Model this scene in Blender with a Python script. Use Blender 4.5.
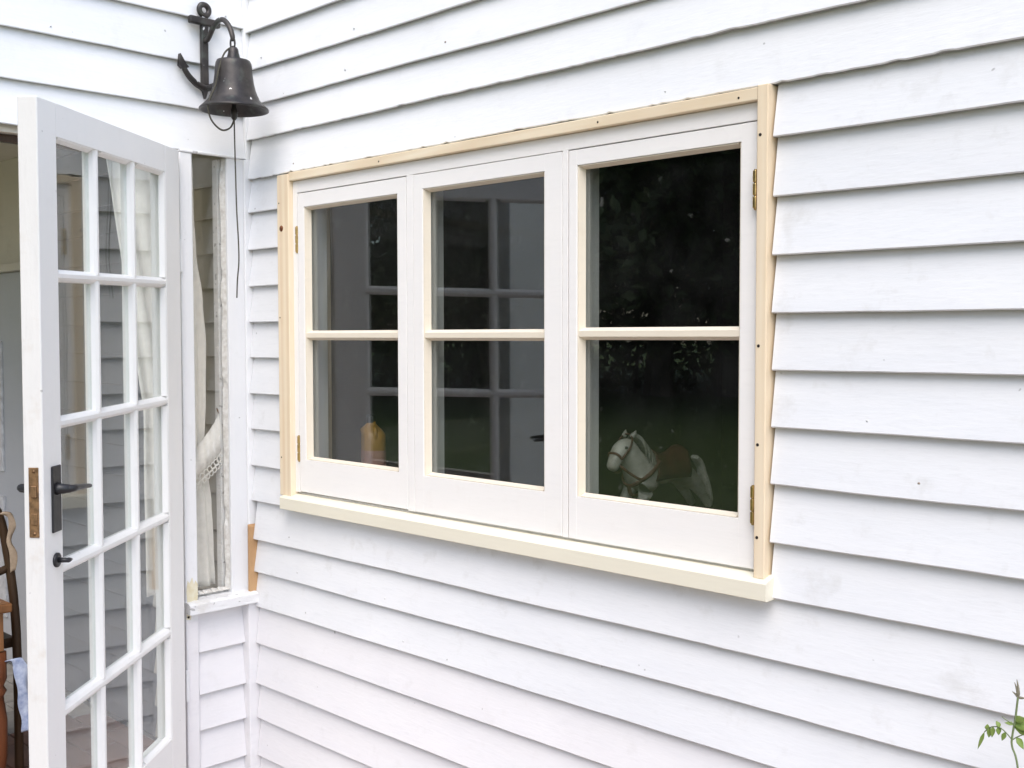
import bpy, bmesh, math, random
from mathutils import Vector, Matrix, noise
random.seed(7)
R = math.radians
sc = bpy.context.scene
for o in list(bpy.data.objects): bpy.data.objects.remove(o)
COL = sc.collection

# ------------------------------------------------------------------ camera
cam = bpy.data.cameras.new('camera'); co = bpy.data.objects.new('camera', cam); COL.objects.link(co)
cam.sensor_width = 36.0; cam.lens = 1100.27 / 1024 * 36; cam.clip_start = .05; cam.clip_end = 500
yaw, pit, rol = R(44.435), R(-2.535), R(-.086)
f_ = Vector((-math.sin(yaw)*math.cos(pit), math.cos(yaw)*math.cos(pit), math.sin(pit)))
r_ = Vector((math.cos(yaw), math.sin(yaw), 0)); u_ = r_.cross(f_)
r2 = r_*math.cos(rol) + u_*math.sin(rol); u2 = u_*math.cos(rol) - r_*math.sin(rol)
M = Matrix((r2, u2, -f_)).transposed().to_4x4(); M.translation = (2.7909, -1.75, 1.5)
co.matrix_world = M
sc.camera = co

# ------------------------------------------------------------------ sky, sun, exposure
SUN_EL, SUN_AZ = 54, 141       # azimuth clockwise from +Y
w = bpy.data.worlds.new('World'); sc.world = w; w.use_nodes = True
nt = w.node_tree; nt.nodes.clear()
sky = nt.nodes.new('ShaderNodeTexSky'); sky.sky_type = 'NISHITA'; sky.sun_disc = False
sky.sun_elevation = R(SUN_EL); sky.sun_rotation = R(SUN_AZ); sky.dust_density = 1.9; sky.air_density = 1.0; sky.ozone_density = .6
bg = nt.nodes.new('ShaderNodeBackground'); bg.inputs[1].default_value = .15
wo = nt.nodes.new('ShaderNodeOutputWorld')
nt.links.new(sky.outputs[0], bg.inputs[0]); nt.links.new(bg.outputs[0], wo.inputs[0])
sl = bpy.data.lights.new('sun', 'SUN'); sl.energy = .85; sl.angle = R(50); sl.color = (1.0, .97, .93)
so = bpy.data.objects.new('sun', sl); COL.objects.link(so)
sd = Vector((math.sin(R(SUN_AZ))*math.cos(R(SUN_EL)), math.cos(R(SUN_AZ))*math.cos(R(SUN_EL)), math.sin(R(SUN_EL))))
so.rotation_euler = sd.to_track_quat('Z', 'Y').to_euler(); so.location = (0, -4, 8)
vs = sc.view_settings; vs.view_transform = 'Standard'; vs.look = 'None'; vs.gamma = 1; vs.exposure = 1.14
vs.use_curve_mapping = False

# ------------------------------------------------------------------ materials
MATS = {}
def newmat(name):
    m = bpy.data.materials.new(name); m.use_nodes = True; MATS[name] = m
    n = m.node_tree.nodes; l = m.node_tree.links
    return m, n, l, n['Principled BSDF']
def mnode(n, l, op, a, b):
    x = n.new('ShaderNodeMath'); x.operation = op
    for i, v in enumerate((a, b)):
        if v is None: continue
        if hasattr(v, 'links'): l.new(v, x.inputs[i])
        else: x.inputs[i].default_value = v
    return x.outputs[0]
def mixc(n, l, fac, a, b, mode='MIX'):
    x = n.new('ShaderNodeMix'); x.data_type = 'RGBA'; x.blend_type = mode
    for k, v in ((0, fac), (6, a), (7, b)):
        if hasattr(v, 'links'): l.new(v, x.inputs[k])
        elif k == 0: x.inputs[0].default_value = v
        else: x.inputs[k].default_value = (*v, 1)
    return x.outputs[2]
def ramp(n, l, src, p0, p1):
    x = n.new('ShaderNodeMapRange'); x.inputs[1].default_value = p0; x.inputs[2].default_value = p1
    l.new(src, x.inputs[0]); return x.outputs[0]
def coords(n, l, scale=(1, 1, 1), rnd=True):
    t = n.new('ShaderNodeTexCoord'); mp = n.new('ShaderNodeMapping'); mp.inputs['Scale'].default_value = scale
    l.new(t.outputs['Object'], mp.inputs[0])
    if rnd:
        oi = n.new('ShaderNodeObjectInfo'); s = mnode(n, l, 'MULTIPLY', oi.outputs['Random'], 37.0)
        cx = n.new('ShaderNodeCombineXYZ')
        for i in range(3): l.new(s, cx.inputs[i])
        l.new(cx.outputs[0], mp.inputs['Location'])
    return mp.outputs[0]
def nz(n, l, vec, scale, detail=3, rough=.5):
    x = n.new('ShaderNodeTexNoise'); x.inputs['Scale'].default_value = scale
    x.inputs['Detail'].default_value = detail; x.inputs['Roughness'].default_value = rough
    l.new(vec, x.inputs['Vector']); return x.outputs[0]
def bump(n, l, b, h, strength, dist):
    x = n.new('ShaderNodeBump'); x.inputs['Strength'].default_value = strength; x.inputs['Distance'].default_value = dist
    l.new(h, x.inputs['Height']); l.new(x.outputs[0], b.inputs['Normal'])

def paint(name, base, dirt=(.42, .40, .35), rough=.5, grain=(4, 4, 24), dirtamt=.5, bumps=.15, var=.05, speck=.73, specka=.5):
    m, n, l, b = newmat(name)
    c1 = coords(n, l); cg = coords(n, l, grain)
    low = nz(n, l, c1, 2.6, 4, .6); g = nz(n, l, cg, 6, 4, .6); fine = nz(n, l, c1, 55, 3); mott = nz(n, l, c1, 14, 5, .65)
    dk = tuple(v*(1-var) for v in base)
    col = mixc(n, l, ramp(n, l, low, .35, .65), dk, base)
    oi = n.new('ShaderNodeObjectInfo')
    col = mixc(n, l, mnode(n, l, 'MULTIPLY', oi.outputs['Random'], .5), col, tuple(v*(1-var*.8) for v in base))
    gr = mnode(n, l, 'MULTIPLY', ramp(n, l, g, .56, .74), .10*dirtamt*2)
    col = mixc(n, l, gr, col, tuple(v*.62 for v in base))
    stv = nz(n, l, coords(n, l, tuple(max(1.0, v*.33) for v in grain)), 2.2, 5, .65)
    col = mixc(n, l, mnode(n, l, 'MULTIPLY', ramp(n, l, stv, .44, .70), .38), col, tuple(v*(1-var*2.2)*k for v, k in zip(base, (.98, .995, 1.02))))
    mo = mnode(n, l, 'MULTIPLY', ramp(n, l, mott, .58, .74), .16*dirtamt*2)
    col = mixc(n, l, mo, col, dirt)
    cs = coords(n, l, (1, 1, 1.2)); sp = nz(n, l, cs, 48, 1)
    col = mixc(n, l, mnode(n, l, 'MULTIPLY', ramp(n, l, sp, speck+.07, speck+.10), specka), col, (.16, .15, .14))
    l.new(col, b.inputs['Base Color'])
    h = mnode(n, l, 'ADD', mnode(n, l, 'MULTIPLY', g, .9), mnode(n, l, 'MULTIPLY', fine, .5))
    h = mnode(n, l, 'ADD', h, mnode(n, l, 'MULTIPLY', mott, .6))
    bump(n, l, b, h, bumps, .004)
    b.inputs['Roughness'].default_value = rough; b.inputs['Specular IOR Level'].default_value = .35
    return m
paint('board_blue', (.785, .792, .806), bumps=.13, dirtamt=.7); paint('board_white', (.835, .84, .85), dirtamt=.35); paint('board_pink', (.80, .788, .80), dirtamt=.4)
paint('board_porch', (.78, .785, .795), dirtamt=.35); paint('board_cream', (.50, .47, .41), dirtamt=.6); paint('board_shaded', (.115, .125, .145), dirtamt=.3, dirt=(.06, .06, .07), specka=.2)
paint('lap_edge', (.36, .36, .33), dirt=(.16, .16, .13), dirtamt=1.6, var=.25, bumps=.6)  # weathered undersides; colour darkened to paint in stronger shade under each lap
paint('door_white', (.86, .85, .828), dirtamt=.15, grain=(8, 8, 2), bumps=.12, var=.03)
paint('door_edge', (.70, .685, .66), dirtamt=.9, grain=(12, 12, 2), bumps=.2, var=.05, dirt=(.5, .42, .33))
paint('post_white', (.82, .82, .825), dirtamt=.5, grain=(14, 14, 2), bumps=.25)
paint('sill_white', (.82, .82, .82), dirtamt=.9, dirt=(.50, .45, .36), bumps=.8, speck=.60)
paint('primer', (.85, .825, .795), dirtamt=.35, grain=(3, 3, 20), bumps=.10, var=.03, dirt=(.62, .55, .48), speck=.8)
paint('cream_sill', (.79, .745, .61), dirtamt=.2, bumps=.08, var=.03, dirt=(.62, .55, .42), speck=.8)
paint('bead_cream', (.78, .70, .57), dirtamt=.5, grain=(4, 4, 18), bumps=.1, dirt=(.55, .42, .27), speck=.8)
paint('grey_panel', (.56, .57, .59), dirtamt=.3, speck=.8); paint('lilac_panel', (.45, .44, .52), dirtamt=.3, speck=.8)
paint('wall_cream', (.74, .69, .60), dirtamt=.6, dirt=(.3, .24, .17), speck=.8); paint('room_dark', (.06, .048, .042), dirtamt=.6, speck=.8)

def wood(name, c1, c2, c3, axis='z', rough=.6, knots=True):
    m, n, l, b = newmat(name)
    s = {'z': (38, 38, 1.6), 'x': (1.6, 38, 38), 'y': (38, 1.6, 38)}[axis]
    c = coords(n, l, s); g = nz(n, l, c, 1.7, 5, .6); wv = n.new('ShaderNodeTexWave'); wv.inputs['Scale'].default_value = .35; wv.inputs['Distortion'].default_value = 6
    wv.inputs['Detail'].default_value = 3; l.new(c, wv.inputs['Vector'])
    col = mixc(n, l, ramp(n, l, g, .3, .7), c1, c2)
    col = mixc(n, l, mnode(n, l, 'MULTIPLY', wv.outputs['Fac'], .5), col, c3)
    low = nz(n, l, coords(n, l), 5, 3); col = mixc(n, l, mnode(n, l, 'MULTIPLY', ramp(n, l, low, .45, .7), .35), col, c1)
    l.new(col, b.inputs['Base Color']); b.inputs['Roughness'].default_value = rough; b.inputs['Specular IOR Level'].default_value = .3
    bump(n, l, b, g, .15, .002); return m
wood('pine_z', (.80, .69, .53), (.78, .64, .45), (.66, .49, .31)); wood('pine_x', (.80, .70, .54), (.77, .64, .45), (.64, .48, .30), 'x')
wood('pine_raw', (.60, .38, .20), (.50, .30, .14), (.34, .18, .08)); wood('mahogany', (.22, .075, .03), (.14, .045, .02), (.07, .02, .01), 'z', .35)
wood('oak_brown', (.36, .17, .07), (.26, .115, .045), (.12, .05, .02), 'z', .4); wood('dark_oak', (.075, .042, .022), (.05, .028, .014), (.03, .015, .008), 'z', .4)
wood('bark', (.10, .08, .06), (.06, .05, .04), (.03, .025, .02))

def simple(name, col, rough=.5, metal=0, spec=.5, var=.3, scale=30, bumps=.1, col2=None):
    m, n, l, b = newmat(name); c = coords(n, l); g = nz(n, l, c, scale, 4, .6)
    cc = mixc(n, l, ramp(n, l, g, .35, .68), col, col2 or tuple(v*(1-var) for v in col)); l.new(cc, b.inputs['Base Color'])
    b.inputs['Roughness'].default_value = rough; b.inputs['Metallic'].default_value = metal; b.inputs['Specular IOR Level'].default_value = spec
    bump(n, l, b, g, bumps, .002); return m
simple('black_iron', (.016, .016, .019), .42, 0, .5, .3, 90, .25); simple('brass', (.72, .50, .20), .32, 1, .5, .35, 60, .1)
simple('old_brass', (.34, .20, .10), .5, .7, .5, .5, 70, .3, (.16, .095, .05)); simple('hole', (.02, .012, .008), .9); simple('nail_paint', (.66, .66, .66), .5); simple('nail_rust', (.34, .27, .21), .8)
simple('knot', (.25, .09, .035), .6, 0, .3, .5, 200)
simple('rope', (.10, .093, .072), .85, 0, .2, .4, 300, .6); simple('cloth_cream', (.83, .81, .76), .9, 0, .1, .1, 40, .1)
simple('lace', (.86, .85, .82), .9, 0, .1, .1, 120, .3); simple('ribbon', (.50, .38, .27), .8, 0, .2, .2, 80)
simple('bag_blue', (.62, .68, .80), .45, 0, .4, .4, 40, .4, (.30, .36, .55)); simple('table_top', (.60, .52, .34), .4)
simple('jug_yellow', (.42, .21, .035), .35, 0, .5, .12, 20, .05); simple('jug_label', (.55, .28, .22), .5); simple('jug_cap', (.015, .015, .016), .4)
simple('horse_white', (.54, .52, .46), .45, 0, .5, .18, 16, .05, (.22, .19, .16)); simple('leather_red', (.085, .022, .018), .5); simple('leather_brown', (.13, .052, .035), .5)
simple('hair_grey', (.30, .29, .25), .8, 0, .2, .5, 90, .5); simple('hair_white', (.60, .57, .50), .8, 0, .2, .3, 90, .5); simple('eye_black', (.01, .01, .01), .15)
simple('leaf', (.15, .23, .045), .5, 0, .4, .5, 60, .1, (.20, .27, .07)); simple('stem_green', (.17, .22, .10), .6); simple('bud_brown', (.21, .19, .13), .6)
simple('putty', (.74, .73, .69), .8, 0, .2, .4, 70, .9, (.55, .52, .47)); simple('flake_ochre', (.76, .72, .58), .8, 0, .2, .3, 50, .5, (.68, .60, .40))
simple('white_panel', (.75, .75, .76), .5); simple('flagstone', (.36, .34, .31), .8, 0, .3, .35, 9, .4); simple('quarry_tile', (.20, .105, .075), .6, 0, .4, .4, 7, .3)
simple('grout', (.20, .19, .17), .9); simple('patio_brick', (.30, .20, .17), .85, 0, .3, .4, 5, .3, (.36, .30, .27)); simple('grass', (.090, .130, .034), .9, 0, .2, .6, 1.6, .4, (.11, .15, .045))
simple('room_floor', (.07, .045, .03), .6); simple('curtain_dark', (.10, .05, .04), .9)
simple('sweet_paper', (.7, .7, .68), .6)

def bronze():
    m, n, l, b = newmat('bronze'); c = coords(n, l); a = nz(n, l, c, 16, 5, .6); s = nz(n, l, coords(n, l, (1, 1, .45)), 60, 2)
    col = mixc(n, l, ramp(n, l, a, .35, .7), (.020, .018, .019), (.062, .054, .048))
    col = mixc(n, l, mnode(n, l, 'MULTIPLY', ramp(n, l, nz(n, l, c, 30, 4), .55, .72), .35), col, (.13, .16, .13))
    pt = ramp(n, l, s, .715, .73); col = mixc(n, l, mnode(n, l, 'MULTIPLY', pt, .85), col, (.75, .75, .74))
    l.new(col, b.inputs['Base Color']); b.inputs['Metallic'].default_value = .4; b.inputs['Roughness'].default_value = .42
    bump(n, l, b, a, .2, .002)
bronze()
def glass(name, tint=(.93, .95, .94), dust=.015, refl=1.0, specks=0.0, wave=0.0, haze=0.0):
    m, n, l, b = newmat(name); n.remove(b); out = n['Material Output']
    lw = n.new('ShaderNodeLayerWeight'); lw.inputs[0].default_value = .5
    fz = lw.outputs['Facing']
    F = mnode(n, l, 'ADD', mnode(n, l, 'MULTIPLY', mnode(n, l, 'POWER', fz, 5.0), .96*refl), .043*refl)
    tr = n.new('ShaderNodeBsdfTransparent'); tr.inputs[0].default_value = (*tint, 1)
    gl = n.new('ShaderNodeBsdfGlossy'); gl.inputs['Roughness'].default_value = .0; gl.inputs[0].default_value = (1, 1, 1, 1)
    if wave:
        bp = n.new('ShaderNodeBump'); bp.inputs['Strength'].default_value = wave; bp.inputs['Distance'].default_value = .01
        l.new(nz(n, l, coords(n, l), 6, 1), bp.inputs['Height']); l.new(bp.outputs[0], gl.inputs['Normal'])
    mx = n.new('ShaderNodeMixShader'); l.new(F, mx.inputs[0]); l.new(tr.outputs[0], mx.inputs[1]); l.new(gl.outputs[0], mx.inputs[2])
    df = n.new('ShaderNodeBsdfDiffuse'); df.inputs[0].default_value = (.6, .6, .58, 1)
    c = coords(n, l); d1 = nz(n, l, c, 7, 6, .7); d2 = nz(n, l, c, 38, 1)
    dd = mnode(n, l, 'MULTIPLY', ramp(n, l, d1, .42, .72), dust)
    if haze: dd = mnode(n, l, 'ADD', dd, haze)
    if specks: dd = mnode(n, l, 'ADD', dd, mnode(n, l, 'MULTIPLY', ramp(n, l, d2, .76, .80), specks))
    m2 = n.new('ShaderNodeMixShader'); l.new(dd, m2.inputs[0]); l.new(mx.outputs[0], m2.inputs[1]); l.new(df.outputs[0], m2.inputs[2])
    l.new(m2.outputs[0], out.inputs[0])
glass('window_glass', (.82, .84, .83), .006, 1.5, .0, 0, .003); glass('window_glass_spotted', (.80, .82, .81), .008, 1.5, .06, 0, .002); glass('door_glass', (.94, .96, .95), .02, 1.1, 0, .03)
glass('old_glass', (.96, .955, .94), .05, .8, 0, .05)

# ------------------------------------------------------------------ helpers
def wm(o):
    m = o.matrix_basis.copy()
    if o.parent: m = wm(o.parent) @ o.matrix_parent_inverse @ m
    return m
def setp(o, parent):
    if parent: o.parent = parent; o.matrix_parent_inverse = wm(parent).inverted()
def tag(o, label=None, cat=None, group=None, kind=None):
    for k, v in (('label', label), ('category', cat), ('group', group), ('kind', kind)):
        if v: o[k] = v
    return o
def thing(name, loc, label, cat, group=None):
    o = bpy.data.objects.new(name, None); COL.objects.link(o); o.location = loc; o.empty_display_size = .1
    return tag(o, label, cat, group, 'thing')
def link_bm(name, bm, mats, parent=None, smooth=False):
    if isinstance(mats, str): mats = [mats]
    c = Vector((0, 0, 0))
    vs_ = [v.co for v in bm.verts]
    lo = Vector([min(v[i] for v in vs_) for i in range(3)]); hi = Vector([max(v[i] for v in vs_) for i in range(3)]); c = (lo+hi)/2
    bmesh.ops.translate(bm, verts=bm.verts, vec=-c)
    me = bpy.data.meshes.new(name); bm.to_mesh(me); bm.free()
    for k in mats: me.materials.append(MATS[k])
    if smooth:
        for p in me.polygons: p.use_smooth = True
    o = bpy.data.objects.new(name, me); COL.objects.link(o); o.location = c; setp(o, parent)
    return o
def pyd(name, verts, faces, mats, parent=None, smooth=False, fm=None, T=None):
    bm = bmesh.new(); vv = [bm.verts.new(T(v) if T else v) for v in verts]
    for i, f in enumerate(faces):
        try:
            ff = bm.faces.new([vv[k] for k in f])
            if fm: ff.material_index = fm[i]
        except ValueError: pass
    bmesh.ops.recalc_face_normals(bm, faces=bm.faces)
    return link_bm(name, bm, mats, parent, smooth)
def add_box(bm, a, b, bev=0, T=None, mi=0, jit=0):
    x0, y0, z0 = a; x1, y1, z1 = b
    r = bmesh.ops.create_cube(bm, size=1); vs_ = r['verts']
    for v in vs_: v.co = ((x0+x1)/2 + v.co.x*(x1-x0), (y0+y1)/2 + v.co.y*(y1-y0), (z0+z1)/2 + v.co.z*(z1-z0))
    if bev:
        es = list({e for v in vs_ for e in v.link_edges})
        rr = bmesh.ops.bevel(bm, geom=es, offset=bev, segments=2, affect='EDGES', profile=.5)
        vs_ = list({v for v in vs_ if v.is_valid} | set(rr['verts']))
        vs_ = list({v for v in vs_})
    if T:
        for v in vs_: v.co = T(v.co)
    for f in {f for v in vs_ for f in v.link_faces}: f.material_index = mi
    return vs_
def box(name, a, b, mat, parent=None, bev=.0015, T=None):
    bm = bmesh.new(); add_box(bm, a, b, bev, T); bmesh.ops.recalc_face_normals(bm, faces=bm.faces)
    return link_bm(name, bm, mat, parent)
def tube_data(pts, rad, n=8, closed=False, flat=1.0):
    pts = [Vector(p) for p in pts]; N = len(pts)
    if not hasattr(rad, '__len__'): rad = [rad]*N
    V, F = [], []; up = None
    for i, p in enumerate(pts):
        a = pts[(i-1) % N] if (closed or i > 0) else p; b = pts[(i+1) % N] if (closed or i < N-1) else p
        t = (b-a).normalized()
        if up is None:
            up = Vector((0, 0, 1)) if abs(t.z) < .9 else Vector((1, 0, 0))
        up = (up - t*up.dot(t)).normalized(); s = t.cross(up)
        for k in range(n):
            g = 2*math.pi*k/n; V.append(p + (up*math.cos(g) + s*math.sin(g)*flat)*rad[i])
    for i in range(N if closed else N-1):
        for k in range(n):
            j = (i+1) % N; F.append((i*n+k, i*n+(k+1) % n, j*n+(k+1) % n, j*n+k))
    if not closed: F.append(tuple(range(n))[::-1]); F.append(tuple((N-1)*n+k for k in range(n)))
    return V, F
def tube(name, pts, rad, mat, parent=None, n=8, closed=False, T=None, flat=1.0):
    V, F = tube_data(pts, rad, n, closed, flat); return pyd(name, V, F, mat, parent, True, T=T)
def smooth_pts(pts, k=6):
    P = [Vector(p) for p in pts]; out = []
    for i in range(len(P)-1):
        p0 = P[max(i-1, 0)]; p1 = P[i]; p2 = P[i+1]; p3 = P[min(i+2, len(P)-1)]
        for j in range(k):
            t = j/k; out.append(.5*((2*p1) + (p2-p0)*t + (2*p0-5*p1+4*p2-p3)*t*t + (3*p1-p0-3*p2+p3)*t**3))
    out.append(P[-1]); return out
def lathe(name, prof, mat, parent=None, n=32, loc=(0, 0, 0), cap=False):
    V, F = [], []; loc = Vector(loc)
    for r, z in prof:
        for k in range(n): g = 2*math.pi*k/n; V.append(loc + Vector((r*math.cos(g), r*math.sin(g), z)))
    for i in range(len(prof)-1):
        for k in range(n): F.append((i*n+k, i*n+(k+1) % n, (i+1)*n+(k+1) % n, (i+1)*n+k))
    if cap: F.append(tuple(range(n))[::-1]); F.append(tuple((len(prof)-1)*n+k for k in range(n)))
    return pyd(name, V, F, mat, parent, True)
def extrude(name, poly, d0, d1, mat, parent=None, T=None, smooth=False):
    """poly: (a,b) outline, extruded along the third axis from d0 to d1; T maps (a,b,d) to the world"""
    n = len(poly); V = [T(Vector((a, b, d0))) for a, b in poly] + [T(Vector((a, b, d1))) for a, b in poly]
    F = [tuple(range(n))[::-1], tuple(range(n, 2*n))] + [(i, (i+1) % n, n+(i+1) % n, n+i) for i in range(n)]
    return pyd(name, V, F, mat, parent, smooth)

# ------------------------------------------------------------------ weatherboards
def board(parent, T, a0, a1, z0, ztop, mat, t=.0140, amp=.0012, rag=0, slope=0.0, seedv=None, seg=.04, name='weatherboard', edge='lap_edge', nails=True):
    """one feather-edge board from a0 to a1 along the wall; T maps (along, out, z); out = 0 at the lower front edge"""
    s = random.random()*100 if seedv is None else seedv
    N = max(2, int((a1-a0)/seg)); V, F, FM = [], [], []
    h = ztop - z0; skew = random.uniform(-.0016, .0016)
    for i in range(N+1):
        a = a0 + (a1-a0)*i/N; q = Vector((a*2.3, s, 0))
        dz = noise.noise(q)*amp*2.2 + noise.noise(q*7)*amp*.7 + slope*(a-a0)
        dd = noise.noise(Vector((a*1.6, s+9, 3)))*amp*2.0 + skew
        if rag:
            rr = noise.noise(Vector((a*38, s, 5)))+.4*noise.noise(Vector((a*110, s, 2))); dz += max(0, rr-.15)*rag
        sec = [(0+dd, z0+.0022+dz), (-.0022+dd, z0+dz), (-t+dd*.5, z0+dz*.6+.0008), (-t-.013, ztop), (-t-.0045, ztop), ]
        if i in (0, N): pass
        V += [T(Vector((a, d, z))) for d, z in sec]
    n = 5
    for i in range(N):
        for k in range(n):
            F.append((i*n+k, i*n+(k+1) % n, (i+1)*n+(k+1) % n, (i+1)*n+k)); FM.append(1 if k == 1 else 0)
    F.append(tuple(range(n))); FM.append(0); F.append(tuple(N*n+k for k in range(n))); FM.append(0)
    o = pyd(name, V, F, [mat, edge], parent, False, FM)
    if nails and a1-a0 > .5:
        a = a0 + random.uniform(.06, .3)
        while a < min(a1, 2.4):
            if random.random() < .35:
                zz = z0 + random.uniform(.020, .030); dd = -(t+.0045)*(zz-z0)/h
                tube('nail_head', [T(Vector((a, dd-.001, zz))), T(Vector((a, dd+.0009, zz)))], random.uniform(.0020, .0028), 'nail_' + ('rust' if random.random() < .15 else 'paint'), o, 7)
            a += random.choice((.38, .40, .42, .40))*random.uniform(.95, 1.05)
    return o
TM = lambda v: Vector((v[0], -v[1], v[2]))            # main wall: along = X, out = -Y
TL = lambda v: Vector((v[1], v[0], v[2]))             # porch wall: along = Y, out = +X
ZM = [.055, .16, .2652, .3773, .4798, .600, .7084, .8098, .906, 1.0196, 1.1222, 1.2283, 1.3318, 1.4363, 1.5385, 1.6423, 1.7473, 1.8539, 1.9496, 2.0609, 2.1589, 2.2596, 2.3675, 2.475, 2.585, 2.69]
WX0, WX1 = .170, 1.731      # outer edges of the pine trim
house = thing('house_wall', (1.2, 0, 0), 'white painted weatherboard house wall around the three-light window', 'wall')
XR = 3.2
for i, z in enumerate(ZM[:-1]):
    zt = ZM[i+1] + .022
    hi = z > 1.93
    mat = 'board_pink' if z < .70 else ('board_white' if hi else 'board_blue')
    x0 = .022 if z < .70 else .0172 if z < .95 else .008 if z < 1.95 else .004
    if 1.0 < z < 1.94:
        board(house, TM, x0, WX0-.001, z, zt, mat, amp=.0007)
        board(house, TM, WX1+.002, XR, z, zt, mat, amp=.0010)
    else:
        rag = .007 if abs(z-1.9496) < .01 else .004 if abs(z-2.0609) < .01 else 0
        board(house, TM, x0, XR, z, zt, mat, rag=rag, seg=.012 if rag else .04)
    # same wall inside the porch: cream, then darkened as painted interior shade
    if z > .15 and z < 2.2: board(house, TM, -.60, -.075, z, zt, 'board_cream', amp=.0006, nails=False, name='porch_side_board', edge='board_cream'); board(house, TM, -1.34, -.602, z, zt, 'board_shaded', amp=.0006, nails=False, name='porch_side_board', edge='board_shaded')
for a, b in (((-2.3, .045, 0), (.226, .075, 2.72)), ((1.715, .045, 0), (XR, .075, 2.72)), ((.226, .045, 0), (1.715, .075, 1.03)), ((.226, .045, 1.925), (1.715, .075, 2.72))):
    box('sheathing', a, b, 'primer', house, 0)
# grey panelling at the far end of the porch wall
box('panelling', (-2.3, -.012, .17), (-1.345, .044, 1.752), 'grey_panel', house)
box('plaster', (-2.3, -.004, 1.785), (-1.345, .044, 2.2), 'wall_cream', house)
box('shelf', (-2.3, -.05, 1.754), (-1.345, .043, 1.783), 'wall_cream', house)
box('raised_panel', (-2.05, -.022, .95), (-1.80, -.0125, 1.48), 'white_panel', house)
box('raised_panel', (-2.05, -.022, .35), (-1.80, -.0125, .85), 'white_panel', house)

# ------------------------------------------------------------------ porch wall (left)
porch = thing('porch_wall', (0, -.6, 0), 'white weatherboard porch wall with narrow sidelight beside the open door', 'wall')
for i, (z, zt) in enumerate(((2.0305, 2.155), (2.1325, 2.28), (2.258, 2.403), (2.381, 2.52), (2.495, 2.635), (2.61, 2.74))):
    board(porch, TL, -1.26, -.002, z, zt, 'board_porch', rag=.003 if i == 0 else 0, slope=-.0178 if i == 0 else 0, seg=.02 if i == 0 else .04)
for z, zt in ((.055, .177), (.155, .287), (.265, .399), (.377, .503), (.4805, .622), (.601, .7195)):
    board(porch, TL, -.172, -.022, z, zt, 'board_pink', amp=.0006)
# timber posts and frame of the doorway and sidelight
box('door_post', (-.07, -.2135, .12), (.006, -.1755, 2.006), 'post_white', porch, .003)
box('corner_post', (-.07, -.0625, .7240), (-.002, -.0005, 2.0075), 'post_white', porch, .002)
box('corner_bead', (-.030, -.0215, .12), (.0205, .036, .722), 'board_pink', porch, .003)
box('corner_bead', (-.0015, -.010, .764), (.0072, .036, 2.006), 'post_white', porch, .003)
box('corner_bead', (-.034, -.0015, 2.0065), (.0030, .040, 2.72), 'board_white', porch, .002)
box('door_frame_foot', (-.0695, -.2137, .12), (.0066, -.1752, .70), 'board_pink', porch, .003)
box('door_head', (-.07, -1.03, 2.004), (-.024, -.214, 2.03), 'wall_cream', porch, .002)
box('door_stop', (-.068, -1.03, 1.984), (-.05, -.214, 2.003), 'dark_oak', porch, .001)
box('door_post', (-.07, -1.07, .12), (.004, -1.03, 2.0075), 'post_white', porch, .003)
box('sheathing', (-.045, -1.255, 2.032), (-.032, -.001, 2.72), 'primer', porch, 0)
box('sheathing', (-.069, -.1752, .12), (-.036, -.002, .722), 'primer', porch, 0)
box('corner_board', (-.07, -1.255, .05), (-.004, -1.0715, 2.012), 'post_white', porch, .003)
box('drip_bead', (-.004, -.2132, 2.0062), (.0095, -.022, 2.0125), 'sill_white', porch, .002)
# sidelight: sill, putty beads, old glass
def rough_sill():
    bm = bmesh.new(); NX, NY = 10, 26
    prof = []
    V, F = [], []
    for j in range(NY+1):
        y = -.2155 + (.2155+.004)*j/NY
        for i in range(NX+1):
            x = -.069 + (.069+.034)*i/NX
            z = .762 - .010*i/NX + noise.noise(Vector((x*60, y*60, 1)))*.0022 + max(0, noise.noise(Vector((x*110, y*110, 4))))*.003
            if i == NX: z -= .004
            V.append((x, y, z))
    W1 = NX+1
    for j in range(NY):
        for i in range(NX): F.append((j*W1+i, j*W1+i+1, (j+1)*W1+i+1, (j+1)*W1+i))
    nb = len(V)
    ring = [j*W1+NX for j in range(NY+1)] + [NY*W1+i for i in range(NX-1, -1, -1)] + [j*W1 for j in range(NY-1, -1, -1)] + [i for i in range(1, NX)]
    for k in ring: x, y, z = V[k]; V.append((x, y, .7225 + noise.noise(Vector((y*30, x*30, 8)))*.001))
    m = len(ring)
    for k in range(m): F.append((ring[k], nb+k, nb+(k+1) % m, ring[(k+1) % m]))
    F.append(tuple(nb+k for k in range(m)))
    return pyd('window_sill', V, F, 'sill_white', porch)
rough_sill()
sg = box('sidelight_pane', (-.030, -.1753, .764), (-.026, -.0627, 2.004), 'old_glass', porch, 0)
def putty(y0, y1, z0, z1, seed):
    N = 60; V, F = [], []
    vert = (z1-z0) > (y1-y0)
    for i in range(N+1):
        t = i/N; wv = .0075*(1 + .5*noise.noise(Vector((i*.5, seed, 0))) + .5*noise.noise(Vector((i*.17, seed, 7))))
        if noise.noise(Vector((i*.33, seed, 13))) > .28: wv *= .35
        if vert:
            z = z0+(z1-z0)*t; s = 1 if y1 > y0 else -1
            V += [(-.0255, y0, z), (-.010, y0, z), (-.0255, y0+s*wv, z)]
        else:
            y = y0+(y1-y0)*t; V += [(-.0255, y, z0), (-.010, y, z0), (-.0255, y, z0+wv)]
    for i in range(N):
        for k in range(3): F.append((i*3+k, i*3+(k+1) % 3, (i+1)*3+(k+1) % 3, (i+1)*3+k))
    return pyd('putty_bead', V, F, 'putty', porch)
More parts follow.
